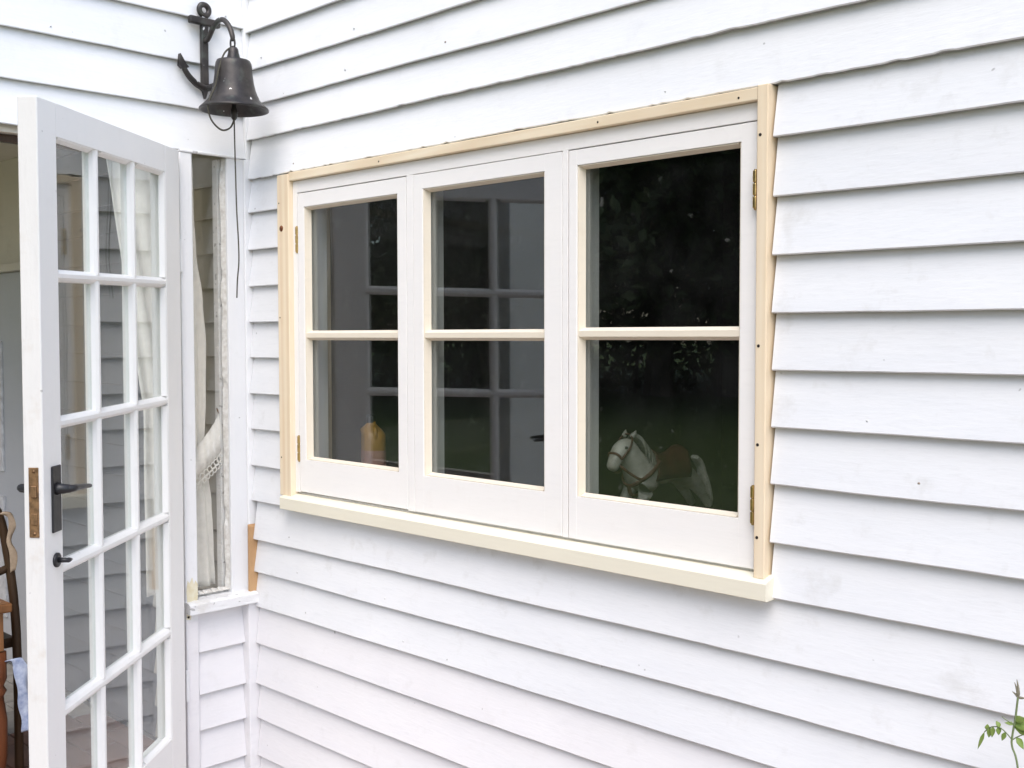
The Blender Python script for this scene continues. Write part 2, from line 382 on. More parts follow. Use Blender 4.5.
putty(-.0627, -.075, .765, 2.004, 1); putty(-.1753, -.165, .765, 2.004, 2); putty(-.17, -.064, .7655, .7656, 3)
box('inner_stop', (-.062, -.0745, .765), (-.034, -.0630, 2.004), 'sill_white', porch, .002)
extrude('peeled_patch', [(-.2125, .706), (-.2000, .703), (-.1975, .716), (-.1820, .722), (-.1768, .764), (-.1770, .802), (-.1835, .812), (-.1880, .801), (-.1935, .822), (-.2010, .806), (-.2075, .815), (-.2120, .784), (-.2095, .752)], .0060, .0070, 'flake_ochre', porch, lambda v: Vector((v[2], v[0], v[1])))
tube('screw_hole', [(.0075, -.207, .712), (.0089, -.207, .712)], .0035, 'hole', porch, 10)
for zz in (.52, 1.72):
    box('door_hinge', (.008, -.2205, zz-.045), (.0155, -.2110, zz+.045), 'post_white', porch, .002)
# end wall, floor, ceiling of the porch
pe = box('porch_end_wall', (-2.3, -1.262, .0), (-.05, -1.222, .95), 'wall_cream', None, 0); tag(pe, kind='structure')  # unseen wall kept low, left open above to let light into the porch
pe = box('porch_back_wall', (-2.36, -1.26, .0), (-2.305, .04, 2.25), 'wall_cream', None, 0); tag(pe, kind='structure')
pe = box('porch_ceiling', (-2.3, -1.25, 2.2), (-.075, .035, 2.24), 'wall_cream', None, 0); tag(pe, kind='structure')
pf = box('porch_floor', (-2.3, -1.22, .02), (-.072, -.014, .150), 'grout', None, 0); tag(pf, kind='structure')
ty = -1.21; r = 0
while ty < -.05:
    tx = -2.29 + (.11 if r % 2 else 0)
    while tx < -.10:
        x1 = min(tx+.215, -.076); y1 = min(ty+.105, -.02)
        if x1-tx > .03 and y1-ty > .03:
            z = .163 + random.uniform(-.001, .001)
            box('floor_tile', (tx, ty, .151), (x1, y1, z), 'flagstone' if tx < -1.1 else 'quarry_tile', pf, .002)
        tx += .22
    ty += .11; r += 1
box('threshold', (-.071, -1.03, .0), (.03, -.214, .165), 'dark_oak', porch, .004)

# ------------------------------------------------------------------ room behind the window
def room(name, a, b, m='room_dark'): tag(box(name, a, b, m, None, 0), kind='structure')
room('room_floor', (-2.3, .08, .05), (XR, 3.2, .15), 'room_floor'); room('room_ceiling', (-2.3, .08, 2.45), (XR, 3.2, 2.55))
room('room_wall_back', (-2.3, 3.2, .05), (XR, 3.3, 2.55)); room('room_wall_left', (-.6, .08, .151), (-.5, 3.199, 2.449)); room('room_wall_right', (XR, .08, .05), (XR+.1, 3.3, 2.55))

# ------------------------------------------------------------------ casement window
win = thing('casement_window', (.95, .02, 1.02), 'new three-light wooden casement window with bare pine trim and cream sill', 'window')
YF = .004
def plate(name, x0, x1, z0, z1, y0, y1, mat, parent, bev=.001): return box(name, (x0, y0, z0), (x1, y1, z1), mat, parent, bev)
# fixed frame: jambs, head, mullions, bottom rail
bmf = bmesh.new()
for x0, x1, z0, z1 in ((.2275, .2475, 1.0665, 1.9225), (.7105, .7345, 1.0665, 1.8905), (1.2225, 1.2375, 1.0665, 1.8905), (1.6990, 1.7125, 1.0665, 1.9225)):
    add_box(bmf, (x0, YF, z0), (x1, .095, z1), .0008)
add_box(bmf, (.2476, YF+.0004, 1.8905), (1.6989, .0945, 1.9225), .0008)
add_box(bmf, (.2276, YF+.012, 1.035), (1.7124, .0945, 1.0645), .0008)
# hidden rebate strips behind the sash edges close the joints
for x0, x1, z0, z1 in ((.2476, .258, 1.07, 1.889), (.700, .7104, 1.07, 1.889), (.7346, .745, 1.07, 1.889), (1.212, 1.2224, 1.07, 1.889), (1.2376, 1.248, 1.07, 1.889), (1.689, 1.6989, 1.07, 1.889)):
    add_box(bmf, (x0, .053, z0), (x1, .094, z1), 0)
frame = link_bm('frame', bmf, 'primer', win)
def sill():
    # sloped top, drip front
    prof = [(-.022, 1.0170), (-.024, 1.0185), (-.024, 1.0490), (-.022, 1.0510), (.010, 1.0605), (.016, 1.0605), (.016, 1.036), (.01, 1.0175)]
    return extrude('sill', prof, .190, 1.7395, 'cream_sill', win, T=lambda v: Vector((v[2], v[0], v[1])))
sill()
# sashes
def sash(x0, x1, z0, z1, gx0, gx1, gz0, gz1, zb, gmat, label, hinge=None):
    bm = bmesh.new(); y0, y1 = YF, YF+.046
    add_box(bm, (x0, y0, z0), (gx0, y1, z1), .0012); add_box(bm, (gx1, y0, z0), (x1, y1, z1), .0012)
    add_box(bm, (gx0-.0005, y0+.0002, gz1), (gx1+.0005, y1-.0002, z1-.0002), .0006); add_box(bm, (gx0-.0005, y0+.0002, z0+.0002), (gx1+.0005, y1-.0002, gz0), .0006)
    s = link_bm('sash', bm, 'primer', win); tag(s, label)
    e = .0006
    # glazing beads lining the opening
    yb0, yb1 = y0+.0025, y0+.0205; bw = .007
    def bead(poly_pts):
        V = poly_pts; pyd('glazing_bead', V, [(0, 1, 2, 3), (4, 5, 6, 7), (0, 1, 5, 4), (1, 2, 6, 5), (2, 3, 7, 6), (3, 0, 4, 7)], 'bead_cream', s)
    def vb(x, sgn):
        bead([(x, yb0, gz0+e), (x+sgn*.002, yb0, gz0+e), (x+sgn*bw, yb1, gz0+e), (x, yb1, gz0+e), (x, yb0, gz1-e), (x+sgn*.002, yb0, gz1-e), (x+sgn*bw, yb1, gz1-e), (x, yb1, gz1-e)])
    def hb(z, sgn):
        a, b = gx0+.0075, gx1-.0075
        bead([(a, yb0, z), (a, yb0, z+sgn*.002), (a, yb1, z+sgn*bw), (a, yb1, z), (b, yb0, z), (b, yb0, z+sgn*.002), (b, yb1, z+sgn*bw), (b, yb1, z)])
    vb(gx0+e, 1); vb(gx1-e, -1); hb(gz0+e, 1); hb(gz1-e, -1)
    # horizontal glazing bar: chamfered section
    T = lambda v: Vector((v[2], v[0], v[1]))
    prof = [(y0+.003, zb-.006), (y0+.003, zb+.006), (y0+.019, zb+.013), (y0+.040, zb+.013), (y0+.045, zb+.008), (y0+.045, zb-.008), (y0+.040, zb-.013), (y0+.019, zb-.013)]
    extrude('glazing_bar', prof, gx0+.0002, gx1-.0002, 'bead_cream', s, T)
    for za, zc in ((gz0+.0005, zb-.0132), (zb+.0132, gz1-.0005)):
        plate('pane', gx0+.0005, gx1-.0005, za, zc, y0+.0208, y0+.0248, gmat, s, 0)
    if hinge:
        for hz in (1.188, 1.763):
            hx = hinge; yo = -.0115 if hx > 1 else 0
            b2 = bmesh.new()
            for k in range(3): add_box(b2, (hx-.0065, y0-.0045+yo, hz-.034+k*.0235), (hx+.0010, y0+.0018, hz-.012+k*.0235), .002)
            add_box(b2, (hx-.0045, y0-.0028+yo, hz-.037), (hx+.0002, y0+.001, hz+.037), .001)
            link_bm('hinge', b2, 'brass', s)
    return s
sash(.2495, .7085, 1.0690, 1.8880, .2775, .6745, 1.1590, 1.8500, 1.5005, 'window_glass', 'left opening sash with brass hinges on its left edge', .2485)
sash(.7355, 1.2213, 1.0672, 1.8890, .7695, 1.1695, 1.1585, 1.8530, 1.5005, 'window_glass', 'fixed middle sash without hinges')
sash(1.2400, 1.6965, 1.0665, 1.8880, 1.2625, 1.6625, 1.1575, 1.8555, 1.5030, 'window_glass_spotted', 'right opening sash with brass hinges on its right edge', 1.7035)
# inner lining of the opening
for a, b in (((.206, .076, 1.04), (.2265, .118, 1.93)), ((1.7140, .076, 1.04), (1.735, .118, 1.93)), ((.227, .096, 1.926), (1.713, .118, 1.945))):
    box('inner_lining', a, b, 'primer', win, .001)
box('inner_trim', (.200, .1185, 1.08), (.2268, .130, 1.945), 'pine_z', win, .001)
box('window_board', (.16, .0962, 1.055), (1.78, .46, 1.078), 'dark_oak', win, .003)
# outer pine trim with nail holes and a knot
def trim(a, b, mat): return box('trim', a, b, mat, win, .002)
tl = trim((.1725, -.011, 1.0535), (.2270, .03, 1.9435), 'pine_z'); tr = trim((1.7050, -.011, 1.0545), (1.7275, .03, 1.9495), 'pine_z'); tt = trim((.2275, -.009, 1.9235), (1.7045, .02, 1.9465), 'pine_x')
def hole(x, z, y, par, r=.0032, m='hole', name='nail_hole'): tube(name, [(x, y+.002, z), (x, y-.0006, z)], r, m, par, 10)
for z in (1.86, 1.48, 1.13, 1.30): hole(1.7135+random.uniform(-.003, .003), z, -.011, tr, .0030)
for z in (1.866, 1.55, 1.16): hole(.182, z, -.011, tl, .0020)
hole(.193, 1.796, -.011, tl, .0085, 'knot', 'knot')
for x in (.62, 1.33, 1.665): hole(x, 1.9345+random.uniform(-.003, .003), -.009, tt, .0022)

# ------------------------------------------------------------------ glazed door, ajar, slightly dropped on its hinges
TH = R(40); SAG = math.tan(R(1.25)); H = Vector((.02, -.214, 0)); NV = Vector((math.cos(TH), math.sin(TH), 0)); EV = Vector((-math.sin(TH), math.cos(TH), 0))
def TD(v):   # (s along the leaf from the hinge, outward depth, z)
    s, d, z = v; return H + EV*(s + .005 + (z-1.2)*.006) + NV*d + Vector((0, 0, z + s*SAG))
door = thing('glazed_door', (.02, -.214, .2), 'white fifteen-pane glazed door standing ajar, black lever handle', 'door')
DT = -.042
S0, S1 = -.793, -.030; ZT, ZB = 2.005, .205
cols = ((-.7130, -.5345), (-.5085, -.3320), (-.3060, -.1280)); rows = ((1.6565, 1.9340), (1.3430, 1.6300), (1.0330, 1.3170), (.7240, 1.0050), (.4220, .6930))
bmd = bmesh.new()
add_box(bmd, (S0, DT, ZB), (-.7132, 0, ZT), .0025, TD); add_box(bmd, (-.1278, DT, ZB), (S1, 0, ZT), .0025, TD)
bmesh.ops.recalc_face_normals(bmd, faces=bmd.faces)
st = link_bm('stile', bmd, ['door_white', 'door_edge'], door)
nrm = -EV
for p in st.data.polygons:
    if abs(p.normal.dot(nrm)) > .9: p.material_index = 1
bmd = bmesh.new(); add_box(bmd, (-.7131, DT+.0004, 1.9342), (-.1279, -.0004, ZT-.0004), .001, TD); link_bm('top_rail', bmd, 'door_white', door)
bmd = bmesh.new(); add_box(bmd, (-.7131, DT+.0004, ZB), (-.1279, -.0004, .4218), .001, TD); link_bm('bottom_rail', bmd, 'door_white', door)
def gbar(name, poly, d0, d1, T): return extrude(name, poly, d0, d1, 'door_white', door, T)
def barprof(a, b):  # section across the bar (position, depth): ovolo on both faces, glass in the middle
    m = (a+b)/2; hw = (b-a)/2
    D2 = DT+.005
    return [(m-.004, -.0015), (m+.004, -.0015), (m+hw*.75, -.007), (b, -.0145), (b, D2+.0135), (m+hw*.6, D2+.006), (m+.003, D2+.0015), (m-.003, D2+.0015), (m-hw*.6, D2+.006), (a, D2+.0135), (a, -.0145), (m-hw*.75, -.007)]
for (z0a, z0b), (z1a, z1b) in zip(rows[:-1], rows[1:]):
    gbar('glazing_bar', barprof(z1b, z0a), -.7131, -.1279, lambda v: TD((v[2], v[1], v[0])))
for (a0, a1), (b0, b1) in zip(cols[:-1], cols[1:]):
    for z0, z1 in rows:
        gbar('glazing_bar', barprof(a1, b0), z0-.006, z1+.006, lambda v: TD((v[0], v[1]-.0003, v[2])))
# mouldings round each light, and the panes
for c0, c1 in cols:
    for z0, z1 in rows:
        bm = bmesh.new(); add_box(bm, (c0+.0004, -.0205, z0+.0004), (c1-.0004, -.0165, z1-.0004), 0, TD); bmesh.ops.recalc_face_normals(bm, faces=bm.faces); link_bm('pane', bm, 'door_glass', door)
for s_, sg_ in ((cols[0][0], 1), (cols[2][1], -1)):
    for z0, z1 in rows:
        gbar('moulding', [(s_, -.0015), (s_+sg_*.003, -.003), (s_+sg_*.009, -.0125), (s_+sg_*.009, -.016), (s_, -.016)], z0+.0003, z1-.0003, lambda v: TD((v[0], v[1], v[2])))
for z_, sg_ in ((rows[0][1], -1), (rows[4][0], 1)):
    for c0, c1 in cols:
        gbar('moulding', [(z_, -.0015), (z_+sg_*.003, -.003), (z_+sg_*.009, -.0125), (z_+sg_*.009, -.016), (z_, -.016)], c0+.0095, c1-.0095, lambda v: TD((v[2], v[1], v[0])))
# lever handle outside and inside
def handle(side):
    d0 = 0 if side > 0 else DT; g = side
    zc = 1.196
    pl = box('handle_plate', (-.762, min(d0, d0+g*.005), 1.1045), (-.725, max(d0, d0+g*.005), 1.2445), 'black_iron', door, .0022, TD)
    tube('handle_boss', [TD((-.744, d0+g*.004, zc)), TD((-.744, d0+g*.012, zc)), TD((-.744, d0+g*.034, zc))], [.014, .0115, .0085], 'black_iron', pl, 14)
    pts = smooth_pts([(-.744, d0+g*.030, zc), (-.737, d0+g*.037, zc), (-.718, d0+g*.036, zc-.001), (-.690, d0+g*.034, zc-.004), (-.662, d0+g*.030, zc-.007), (-.640, d0+g*.027, zc-.010)], 4)
    k = len(pts); rad = [.0085 - .0042*i/(k-1) for i in range(k)]
    tube('lever', pts, rad, 'black_iron', pl, 10, T=lambda v: TD(v))
handle(1); handle(-1)
bmk = bmesh.new()
kz = 1.045
tube('turn_rose', [TD((-.744, 0, kz)), TD((-.744, .004, kz)), TD((-.744, .006, kz))], [.0155, .0155, .011], 'black_iron', door, 16, flat=1.0)
tube('thumb_turn', [TD((-.744, .005, kz)), TD((-.744, .024, kz)), TD((-.738, .024, kz-.001)), TD((-.722, .022, kz-.003))], [.006, .005, .0055, .003], 'black_iron', door, 10)
lk = box('lock_plate', (S0-.0022, DT+.0115, 1.102), (S0+.0005, DT+.0325, 1.247), 'old_brass', door, .001, TD)
box('latch', (S0-.006, DT+.0165, 1.185), (S0-.0022, DT+.0295, 1.210), 'old_brass', lk, .002, TD)
box('deadbolt', (S0-.0045, DT+.0165, 1.128), (S0-.0022, DT+.0295, 1.152), 'old_brass', lk, .001, TD)
for zz in (1.110, 1.239): tube('screw', [TD((S0-.0035, DT+.023, zz)), TD((S0-.002, DT+.023, zz))], .0035, 'old_brass', lk, 8)

# ------------------------------------------------------------------ bell on an anchor bracket
AY = -.134; AX = .005
anc = thing('anchor_bracket', (0, AY, 2.16), 'dark metal anchor-shaped bracket screwed to the porch boards', 'bracket')
box('shank', (AX-.004, AY-.0105, 2.195), (AX+.010, AY+.0105, 2.392), 'bronze', anc, .003)
box('stock', (AX-.003, AY-.047, 2.361), (AX+.014, AY+.047, 2.382), 'bronze', anc, .004)
rg = [(AX+.005, AY+.015*math.cos(a*math.pi/10), 2.404+.015*math.sin(a*math.pi/10)) for a in range(20)]
tube('ring', rg, .0078, 'bronze', anc, 8, True)
def arm(sg):
    pts = smooth_pts([(AX+.003, AY, 2.190), (AX+.003, AY+sg*.022, 2.196), (AX+.003, AY+sg*.045, 2.212), (AX+.003, AY+sg*.062, 2.234), (AX+.003, AY+sg*.072, 2.262)], 5)
    k = len(pts); tube('arm', pts, [.0105-.004*i/(k-1) for i in range(k)], 'bronze', anc, 8)
    T = lambda v: Vector((AX+v[2], AY+sg*v[0], v[1]))
    extrude('fluke', [(.076, 2.272), (.079, 2.240), (.070, 2.232), (.050, 2.238), (.058, 2.246)], -.004, .010, 'bronze', anc, T)
arm(-1); arm(1)
extrude('crown_point', [(-.020, 2.192), (-.006, 2.180), (0, 2.160), (.006, 2.180), (.020, 2.192), (0, 2.200)], -.004, .010, 'bronze', anc, lambda v: Vector((AX+v[2], AY+v[0], v[1])))
hk = smooth_pts([(AX+.005, AY, 2.318), (.030, AY, 2.322), (.055, AY, 2.345), (.080, AY+.001, 2.360), (.108, AY+.002, 2.358), (.134, AY+.003, 2.336), (.148, AY+.004, 2.308), (.150, AY+.004, 2.294)], 6)
tube('hook_arm', hk, [.0072]*(len(hk)-6)+[.0068, .0064, .006, .0056, .0052, .005], 'bronze', anc, 10)
BX, BY = .152, -.130
bell = thing('ship_bell', (BX, BY, 2.125), 'weathered bronze bell hanging from the anchor bracket', 'bell')
prof = [(r0, 2.244-(2.244-z0)*1.07) for r0, z0 in [(.001, 2.2440), (.030, 2.2435), (.044, 2.2405), (.0475, 2.234), (.049, 2.225), (.0505, 2.205), (.0535, 2.185), (.058, 2.167), (.064, 2.152), (.0655, 2.150), (.0665, 2.146), (.0745, 2.136), (.085, 2.127), (.0905, 2.1225), (.0925, 2.120), (.092, 2.1165), (.089, 2.1165), (.082, 2.1235), (.070, 2.133), (.060, 2.148), (.053, 2.166), (.048, 2.185), (.045, 2.205), (.043, 2.230), (.001, 2.236)]]
lathe('bell_body', prof, 'bronze', bell, 48, (BX, BY, 0))
lathe('crown', [(.019, 2.243), (.0175, 2.250), (.0145, 2.262), (.0125, 2.272), (.009, 2.277), (.001, 2.278)], 'bronze', bell, 20, (BX, BY, 0))
lk_ = [(BX-.003+.0075*math.cos(a*math.pi/8)*.7, BY+.0035*math.cos(a*math.pi/8), 2.288+.016*math.sin(a*math.pi/8)) for a in range(16)]
tube('hanging_link', lk_, .0026, 'bronze', bell, 8, True)
tube('clapper', [(BX, BY, 2.235), (BX, BY, 2.160), (BX, BY, 2.118), (BX, BY, 2.108), (BX, BY, 2.098), (BX, BY, 2.088), (BX, BY, 2.082)], [.004, .004, .006, .0095, .0095, .008, .004], 'bronze', bell, 12)
V = Vector
tc = V((.75, -.6, 0)).normalized()      # towards the camera side of the bell
ci = V((.714, .70, 0))
def bp(off, front, z): return V((BX, BY, z)) + ci*off + tc*front
lp = smooth_pts([bp(0, .002, 2.279), bp(-.016, .012, 2.266), bp(-.024, .036, 2.243), bp(-.034, .046, 2.205), bp(-.042, .052, 2.165), bp(-.055, .066, 2.126), bp(-.060, .070, 2.102), bp(-.052, .060, 2.070), bp(-.030, .035, 2.050), bp(-.010, .010, 2.060), bp(0, 0, 2.084)], 8)
tube('lanyard', lp, .0025, 'rope', bell, 6)
rp = smooth_pts([(BX, BY, 2.088), (BX+.001, BY, 2.02), (BX+.002, BY+.001, 1.93), (BX+.005, BY+.001, 1.84), (BX+.010, BY+.002, 1.76), (BX+.011, BY+.002, 1.70), (BX+.006, BY, 1.65), (BX+.002, BY, 1.603)], 8)
tube('bell_rope', rp, .0019, 'rope', bell, 6)

# ------------------------------------------------------------------ curtain and lace tie-back in the sidelight
def curtain():
    zs = [2.02 - i*(2.02-.775)/60 for i in range(61)]; V_, F = [], []; K = 26
    tab = [(2.02, -.139), (1.85, -.136), (1.74, -.131), (1.60, -.112), (1.48, -.104), (1.32, -.108), (1.23, -.113), (1.17, -.116), (1.10, -.102), (1.02, -.092), (.9, -.086), (.775, -.080)]
    def ry(z):
        for (za, ya), (zb, yb) in zip(tab[:-1], tab[1:]):
            if zb <= z <= za: t = (za-z)/(za-zb); t = t*t*(3-2*t); return ya+(yb-ya)*t
        return tab[-1][1]
    for z in zs:
        y1 = ry(z)
        for k in range(K+1):
            t = k/K; yl = -.30 - .10*max(0, z-1.3)/.7; y = yl + (y1-yl)*t
            x = -.060 + .008*math.sin(t*30 + z*1.3) + .004*math.sin(t*41+z*4) - .004*noise.noise(V((y*20, z*6, 0)))
            V_.append((x, y, z))
    W1 = K+1
    for j in range(60):
        for k in range(K): F.append((j*W1+k, j*W1+k+1, (j+1)*W1+k+1, (j+1)*W1+k))
    o = pyd('curtain', V_, F, 'cloth_cream', None, True); s = o.modifiers.new('thick', 'SOLIDIFY'); s.thickness = .0015
    return tag(o, 'long cream curtain gathered behind the narrow sidelight glass', 'curtain')
curtain()
tb = thing('curtain_tieback', (-.045, -.13, 1.16), 'white lace tie-back band around the cream curtain', 'tieback')
def tieback():
    A = smooth_pts([(-.049, -.160, 1.150), (-.042, -.130, 1.185), (-.040, -.100, 1.222), (-.042, -.078, 1.252), (-.046, -.069, 1.268)], 6)
    Bq = smooth_pts([(-.049, -.165, 1.085), (-.040, -.132, 1.118), (-.037, -.100, 1.145), (-.040, -.072, 1.172), (-.044, -.0655, 1.212)], 6)
    A = [p+V((0, 0, .014)) for p in A]; Bq = [p+V((.004, .004, -.004)) for p in Bq]
    n = len(A); V_, F = [], []
    for i in range(n): V_ += [A[i], A[i].lerp(Bq[i], .5)+V((.006+.004*math.sin(i*1.7), 0, 0)), Bq[i]+V((0, 0, .004*math.sin(i*2.1)))]
    for i in range(n-1): F += [(i*3, i*3+1, (i+1)*3+1, (i+1)*3), (i*3+1, i*3+2, (i+1)*3+2, (i+1)*3+1)]
    o = pyd('band', V_, F, 'lace', tb, True); o.modifiers.new('thick', 'SOLIDIFY').thickness = .002
    # crochet loops along the lower edge
    for i in range(1, n-1, 2):
        c = Bq[i]+V((0, .001, -.011)); a = random.uniform(0, 6)
        tube('lace_loop', [c+V((0, .0075*math.cos(k*math.pi/5+a), .0095*math.sin(k*math.pi/5+a))) for k in range(10)], .0017, 'lace', tb, 5, True)
    for i in range(2, n-2, 2):
        c = Bq[i]+V((.001, 0, -.027))
        tube('lace_loop', [c+V((0, .006*math.cos(k*math.pi/4), .008*math.sin(k*math.pi/4))) for k in range(8)], .0015, 'lace', tb, 5, True)
tieback()
tube('hook', smooth_pts([(-.054, -.064, 1.262), (-.048, -.068, 1.268), (-.044, -.073, 1.276), (-.046, -.076, 1.286), (-.052, -.074, 1.289)], 4), .0022, 'old_brass', tb, 8)
# ------------------------------------------------------------------ bare timber strip in the corner
T = lambda v: V((v[0], v[2], v[1]))
ws = extrude('timber_strip', [(.0075, .744), (.0165, .744), (.0170, .79), (.0160, .86), (.0160, .944), (.0080, .950)], -.014, .034, 'pine_raw', None, T)
tag(ws, 'short strip of bare orange timber exposed in the wall corner', 'timber')

# ------------------------------------------------------------------ things inside the porch doorway
tab = thing('wooden_table', (-.42, -.62, .165), 'reddish brown wooden table with turned legs inside the doorway', 'table')
box('tabletop', (-.78, -1.02, .715), (-.39, -.533, .742), 'oak_brown', tab, .006)
box('inlay', (-.74, -.99, .7422), (-.42, -.555, .7445), 'table_top', tab, .001)
box('apron', (-.75, -.99, .60), (-.42, -.548, .7148), 'oak_brown', tab, .003)
for x, y in ((-.435, -.565), (-.735, -.565), (-.435, -.975), (-.735, -.975)):
    lathe('leg', [(.020, .164), (.022, .20), (.016, .24), (.024, .30), (.026, .40), (.017, .47), (.026, .485), (.018, .50), (.027, .52), (.027, .598)], 'mahogany', tab, 14, (x, y, 0), True)
chr_ = thing('chair', (-.62, -.42, .165), 'dark bentwood chair with curved back behind the table', 'chair')
def ch(name, pts, r, m='dark_oak'): return tube(name, smooth_pts(pts, 5), r, m, chr_, 8)
ch('back_post', [(-.52, -.475, .165), (-.52, -.475, .62), (-.535, -.490, .86), (-.54, -.515, .985), (-.54, -.56, 1.03)], .0135)
ch('back_post', [(-.52, -.86, .165), (-.52, -.86, .62), (-.535, -.85, .86), (-.54, -.83, .985), (-.54, -.78, 1.03)], .0135)
ch('crest_rail', [(-.54, -.555, 1.028), (-.54, -.60, 1.05), (-.54, -.67, 1.058), (-.54, -.74, 1.05), (-.54, -.785, 1.028)], .016)
ch('back_slat', [(-.535, -.485, .815), (-.53, -.60, .79), (-.53, -.74, .79), (-.535, -.85, .815)], .012)
box('seat', (-.97, -.87, .57), (-.545, -.46, .60), 'dark_oak', chr_, .01)
for x, y in ((-.94, -.49), (-.94, -.84)): ch('leg', [(x, y, .165), (x, y, .40), (x, y, .57)], .015)
# ribbon tied to the chair, cloth hanging from the table
def strip(name, pts, wdt, mat, wdir, label, cat):
    P = smooth_pts(pts, 5); V_, F = [], []
    for i, p in enumerate(P):
        ww = V(wdir)*wdt*(.9+.12*math.sin(i*.7)); fo = V((.006*math.sin(i*.5), 0, .002)); V_ += [p-ww, p+fo, p+ww-fo*.5]
    for i in range(len(P)-1): F += [(i*3, i*3+1, i*3+4, i*3+3), (i*3+1, i*3+2, i*3+5, i*3+4)]
    o = pyd(name, V_, F, mat, None, True); o.modifiers.new('thick', 'SOLIDIFY').thickness = .002
    return tag(o, label, cat)
strip('ribbon', [(-.51, -.512, .985), (-.505, -.492, .975), (-.50, -.488, .94), (-.505, -.496, .90), (-.50, -.486, .86), (-.498, -.489, .81)], .012, 'ribbon', (0, .8, .3), 'pale tan ribbon tied on the chair back', 'ribbon')
strip('cloth', [(-.43, -.545, .565), (-.40, -.525, .578), (-.392, -.515, .55), (-.390, -.510, .50), (-.388, -.505, .45), (-.388, -.500, .40), (-.389, -.497, .365)], .021, 'bag_blue', (.2, .9, .1), 'pale blue and white cloth hanging beside the table leg', 'cloth')

# ------------------------------------------------------------------ yellow jug and toy horse on the inner window board
def rr(w_, d_, r_, n=5):
    out = []
    for cx, cy, a0 in ((w_-r_, d_-r_, 0), (-w_+r_, d_-r_, 90), (-w_+r_, -d_+r_, 180), (w_-r_, -d_+r_, 270)):
        for k in range(n+1): a = R(a0+90*k/n); out.append((cx+r_*math.cos(a), cy+r_*math.sin(a)))
    return out
JX = .390
jug = thing('plastic_jug', (.39, .15, 1.078), 'yellow plastic jug with black cap behind the left window pane', 'jug')
def jugbody():
    V_, F = [], []; secs = [(1.0785, .036, .026), (1.084, .040, .030), (1.20, .040, .030), (1.228, .0395, .0295), (1.240, .036, .027), (1.249, .020, .018), (1.256, .0125, .0125), (1.262, .0125, .0125)]
    for i, (z, a, b) in enumerate(secs):
        sh = -.010 if z > 1.23 else 0
        V_ += [(JX+sh+x*.95+y*.55, .15+y*.85-x*.5, z) for x, y in rr(a, b, min(a, b)*.75)]
    n = len(rr(.04, .03, .02))
    for i in range(len(secs)-1):
        for k in range(n): F.append((i*n+k, i*n+(k+1) % n, (i+1)*n+(k+1) % n, (i+1)*n+k))
    F.append(tuple(range(n))[::-1]); F.append(tuple((len(secs)-1)*n+k for k in range(n)))
    pyd('body', V_, F, 'jug_yellow', jug, True)
    z0, z1 = 1.135, 1.185; V_ = []; F = []
    for z in (z0, z1): V_ += [(JX+x*.95+y*.55, .15+y*.85-x*.5, z) for x, y in rr(.0406, .0306, .0227)]
    for k in range(n): F.append((k, (k+1) % n, n+(k+1) % n, n+k))
    pyd('label_band', V_, F, 'jug_label', jug, True)
jugbody()
lathe('cap', [(.0145, 1.259), (.0145, 1.276), (.012, 1.279), (.001, 1.279)], 'jug_cap', jug, 18, (JX-.010, .15, 0))
tube('handle', smooth_pts([(JX+.012, .142, 1.245), (JX+.027, .135, 1.243), (JX+.034, .131, 1.228), (JX+.030, .133, 1.21)], 4), .0065, 'jug_yellow', jug, 8)

horse = thing('toy_horse', (1.33, .22, 1.078), 'dappled white toy horse with red saddle behind the right window pane', 'toy horse')
# horse frame: forward direction f, left side l
HF = V((-.06, -1.0, 0)).normalized(); HL = V((HF.y, -HF.x, 0)); HO = V((1.284, .270, 1.084))
def hp(fw, sd_, z): return HO + HF*fw + HL*sd_ + V((0, 0, z))
def skin(name, pts, edges, rad, mat, parent, root=0, sub=2):
    me = bpy.data.meshes.new(name); o = bpy.data.objects.new(name, me); COL.objects.link(o)
    c = sum((V(p) for p in pts), V((0, 0, 0)))/len(pts)
    me.from_pydata([V(p)-c for p in pts], edges, []); me.materials.append(MATS[mat]); o.location = c; setp(o, parent)
    md = o.modifiers.new('skin', 'SKIN'); md.use_smooth_shade = True
    sv = me.skin_vertices[0].data
    for i, r0 in enumerate(rad):
        sv[i].radius = r0 if hasattr(r0, '__len__') else (r0, r0); sv[i].use_root = (i == root)
    ss = o.modifiers.new('sub', 'SUBSURF'); ss.levels = sub; ss.render_levels = sub
    return o
P_ = [hp(0, 0, .108), hp(.055, 0, .110), hp(.085, 0, .122), hp(.105, 0, .152), hp(.112, 0, .178), hp(.135, 0, .168), hp(.158, 0, .135), hp(.166, 0, .120),
      hp(-.055, 0, .110), hp(-.095, 0, .112),
      hp(.075, .022, .075), hp(.100, .024, .045), hp(.120, .024, .012), hp(.075, -.022, .075), hp(.095, -.026, .045), hp(.112, -.028, .012),
      hp(-.095, .024, .075), hp(-.118, .025, .048), hp(-.150, .026, .012), hp(-.095, -.024, .075), hp(-.118, -.025, .048), hp(-.150, -.026, .012)]
E_ = [(0, 1), (1, 2), (2, 3), (3, 4), (4, 5), (5, 6), (6, 7), (0, 8), (8, 9), (1, 10), (10, 11), (11, 12), (1, 13), (13, 14), (14, 15), (9, 16), (16, 17), (17, 18), (9, 19), (19, 20), (20, 21)]
R_ = [.034, .038, .034, .025, .020, .021, .015, .014, .033, .034, .018, .011, .010, .018, .011, .010, .020, .012, .010, .020, .012, .010]
hb_ = skin('body', P_, E_, R_, 'horse_white', horse)
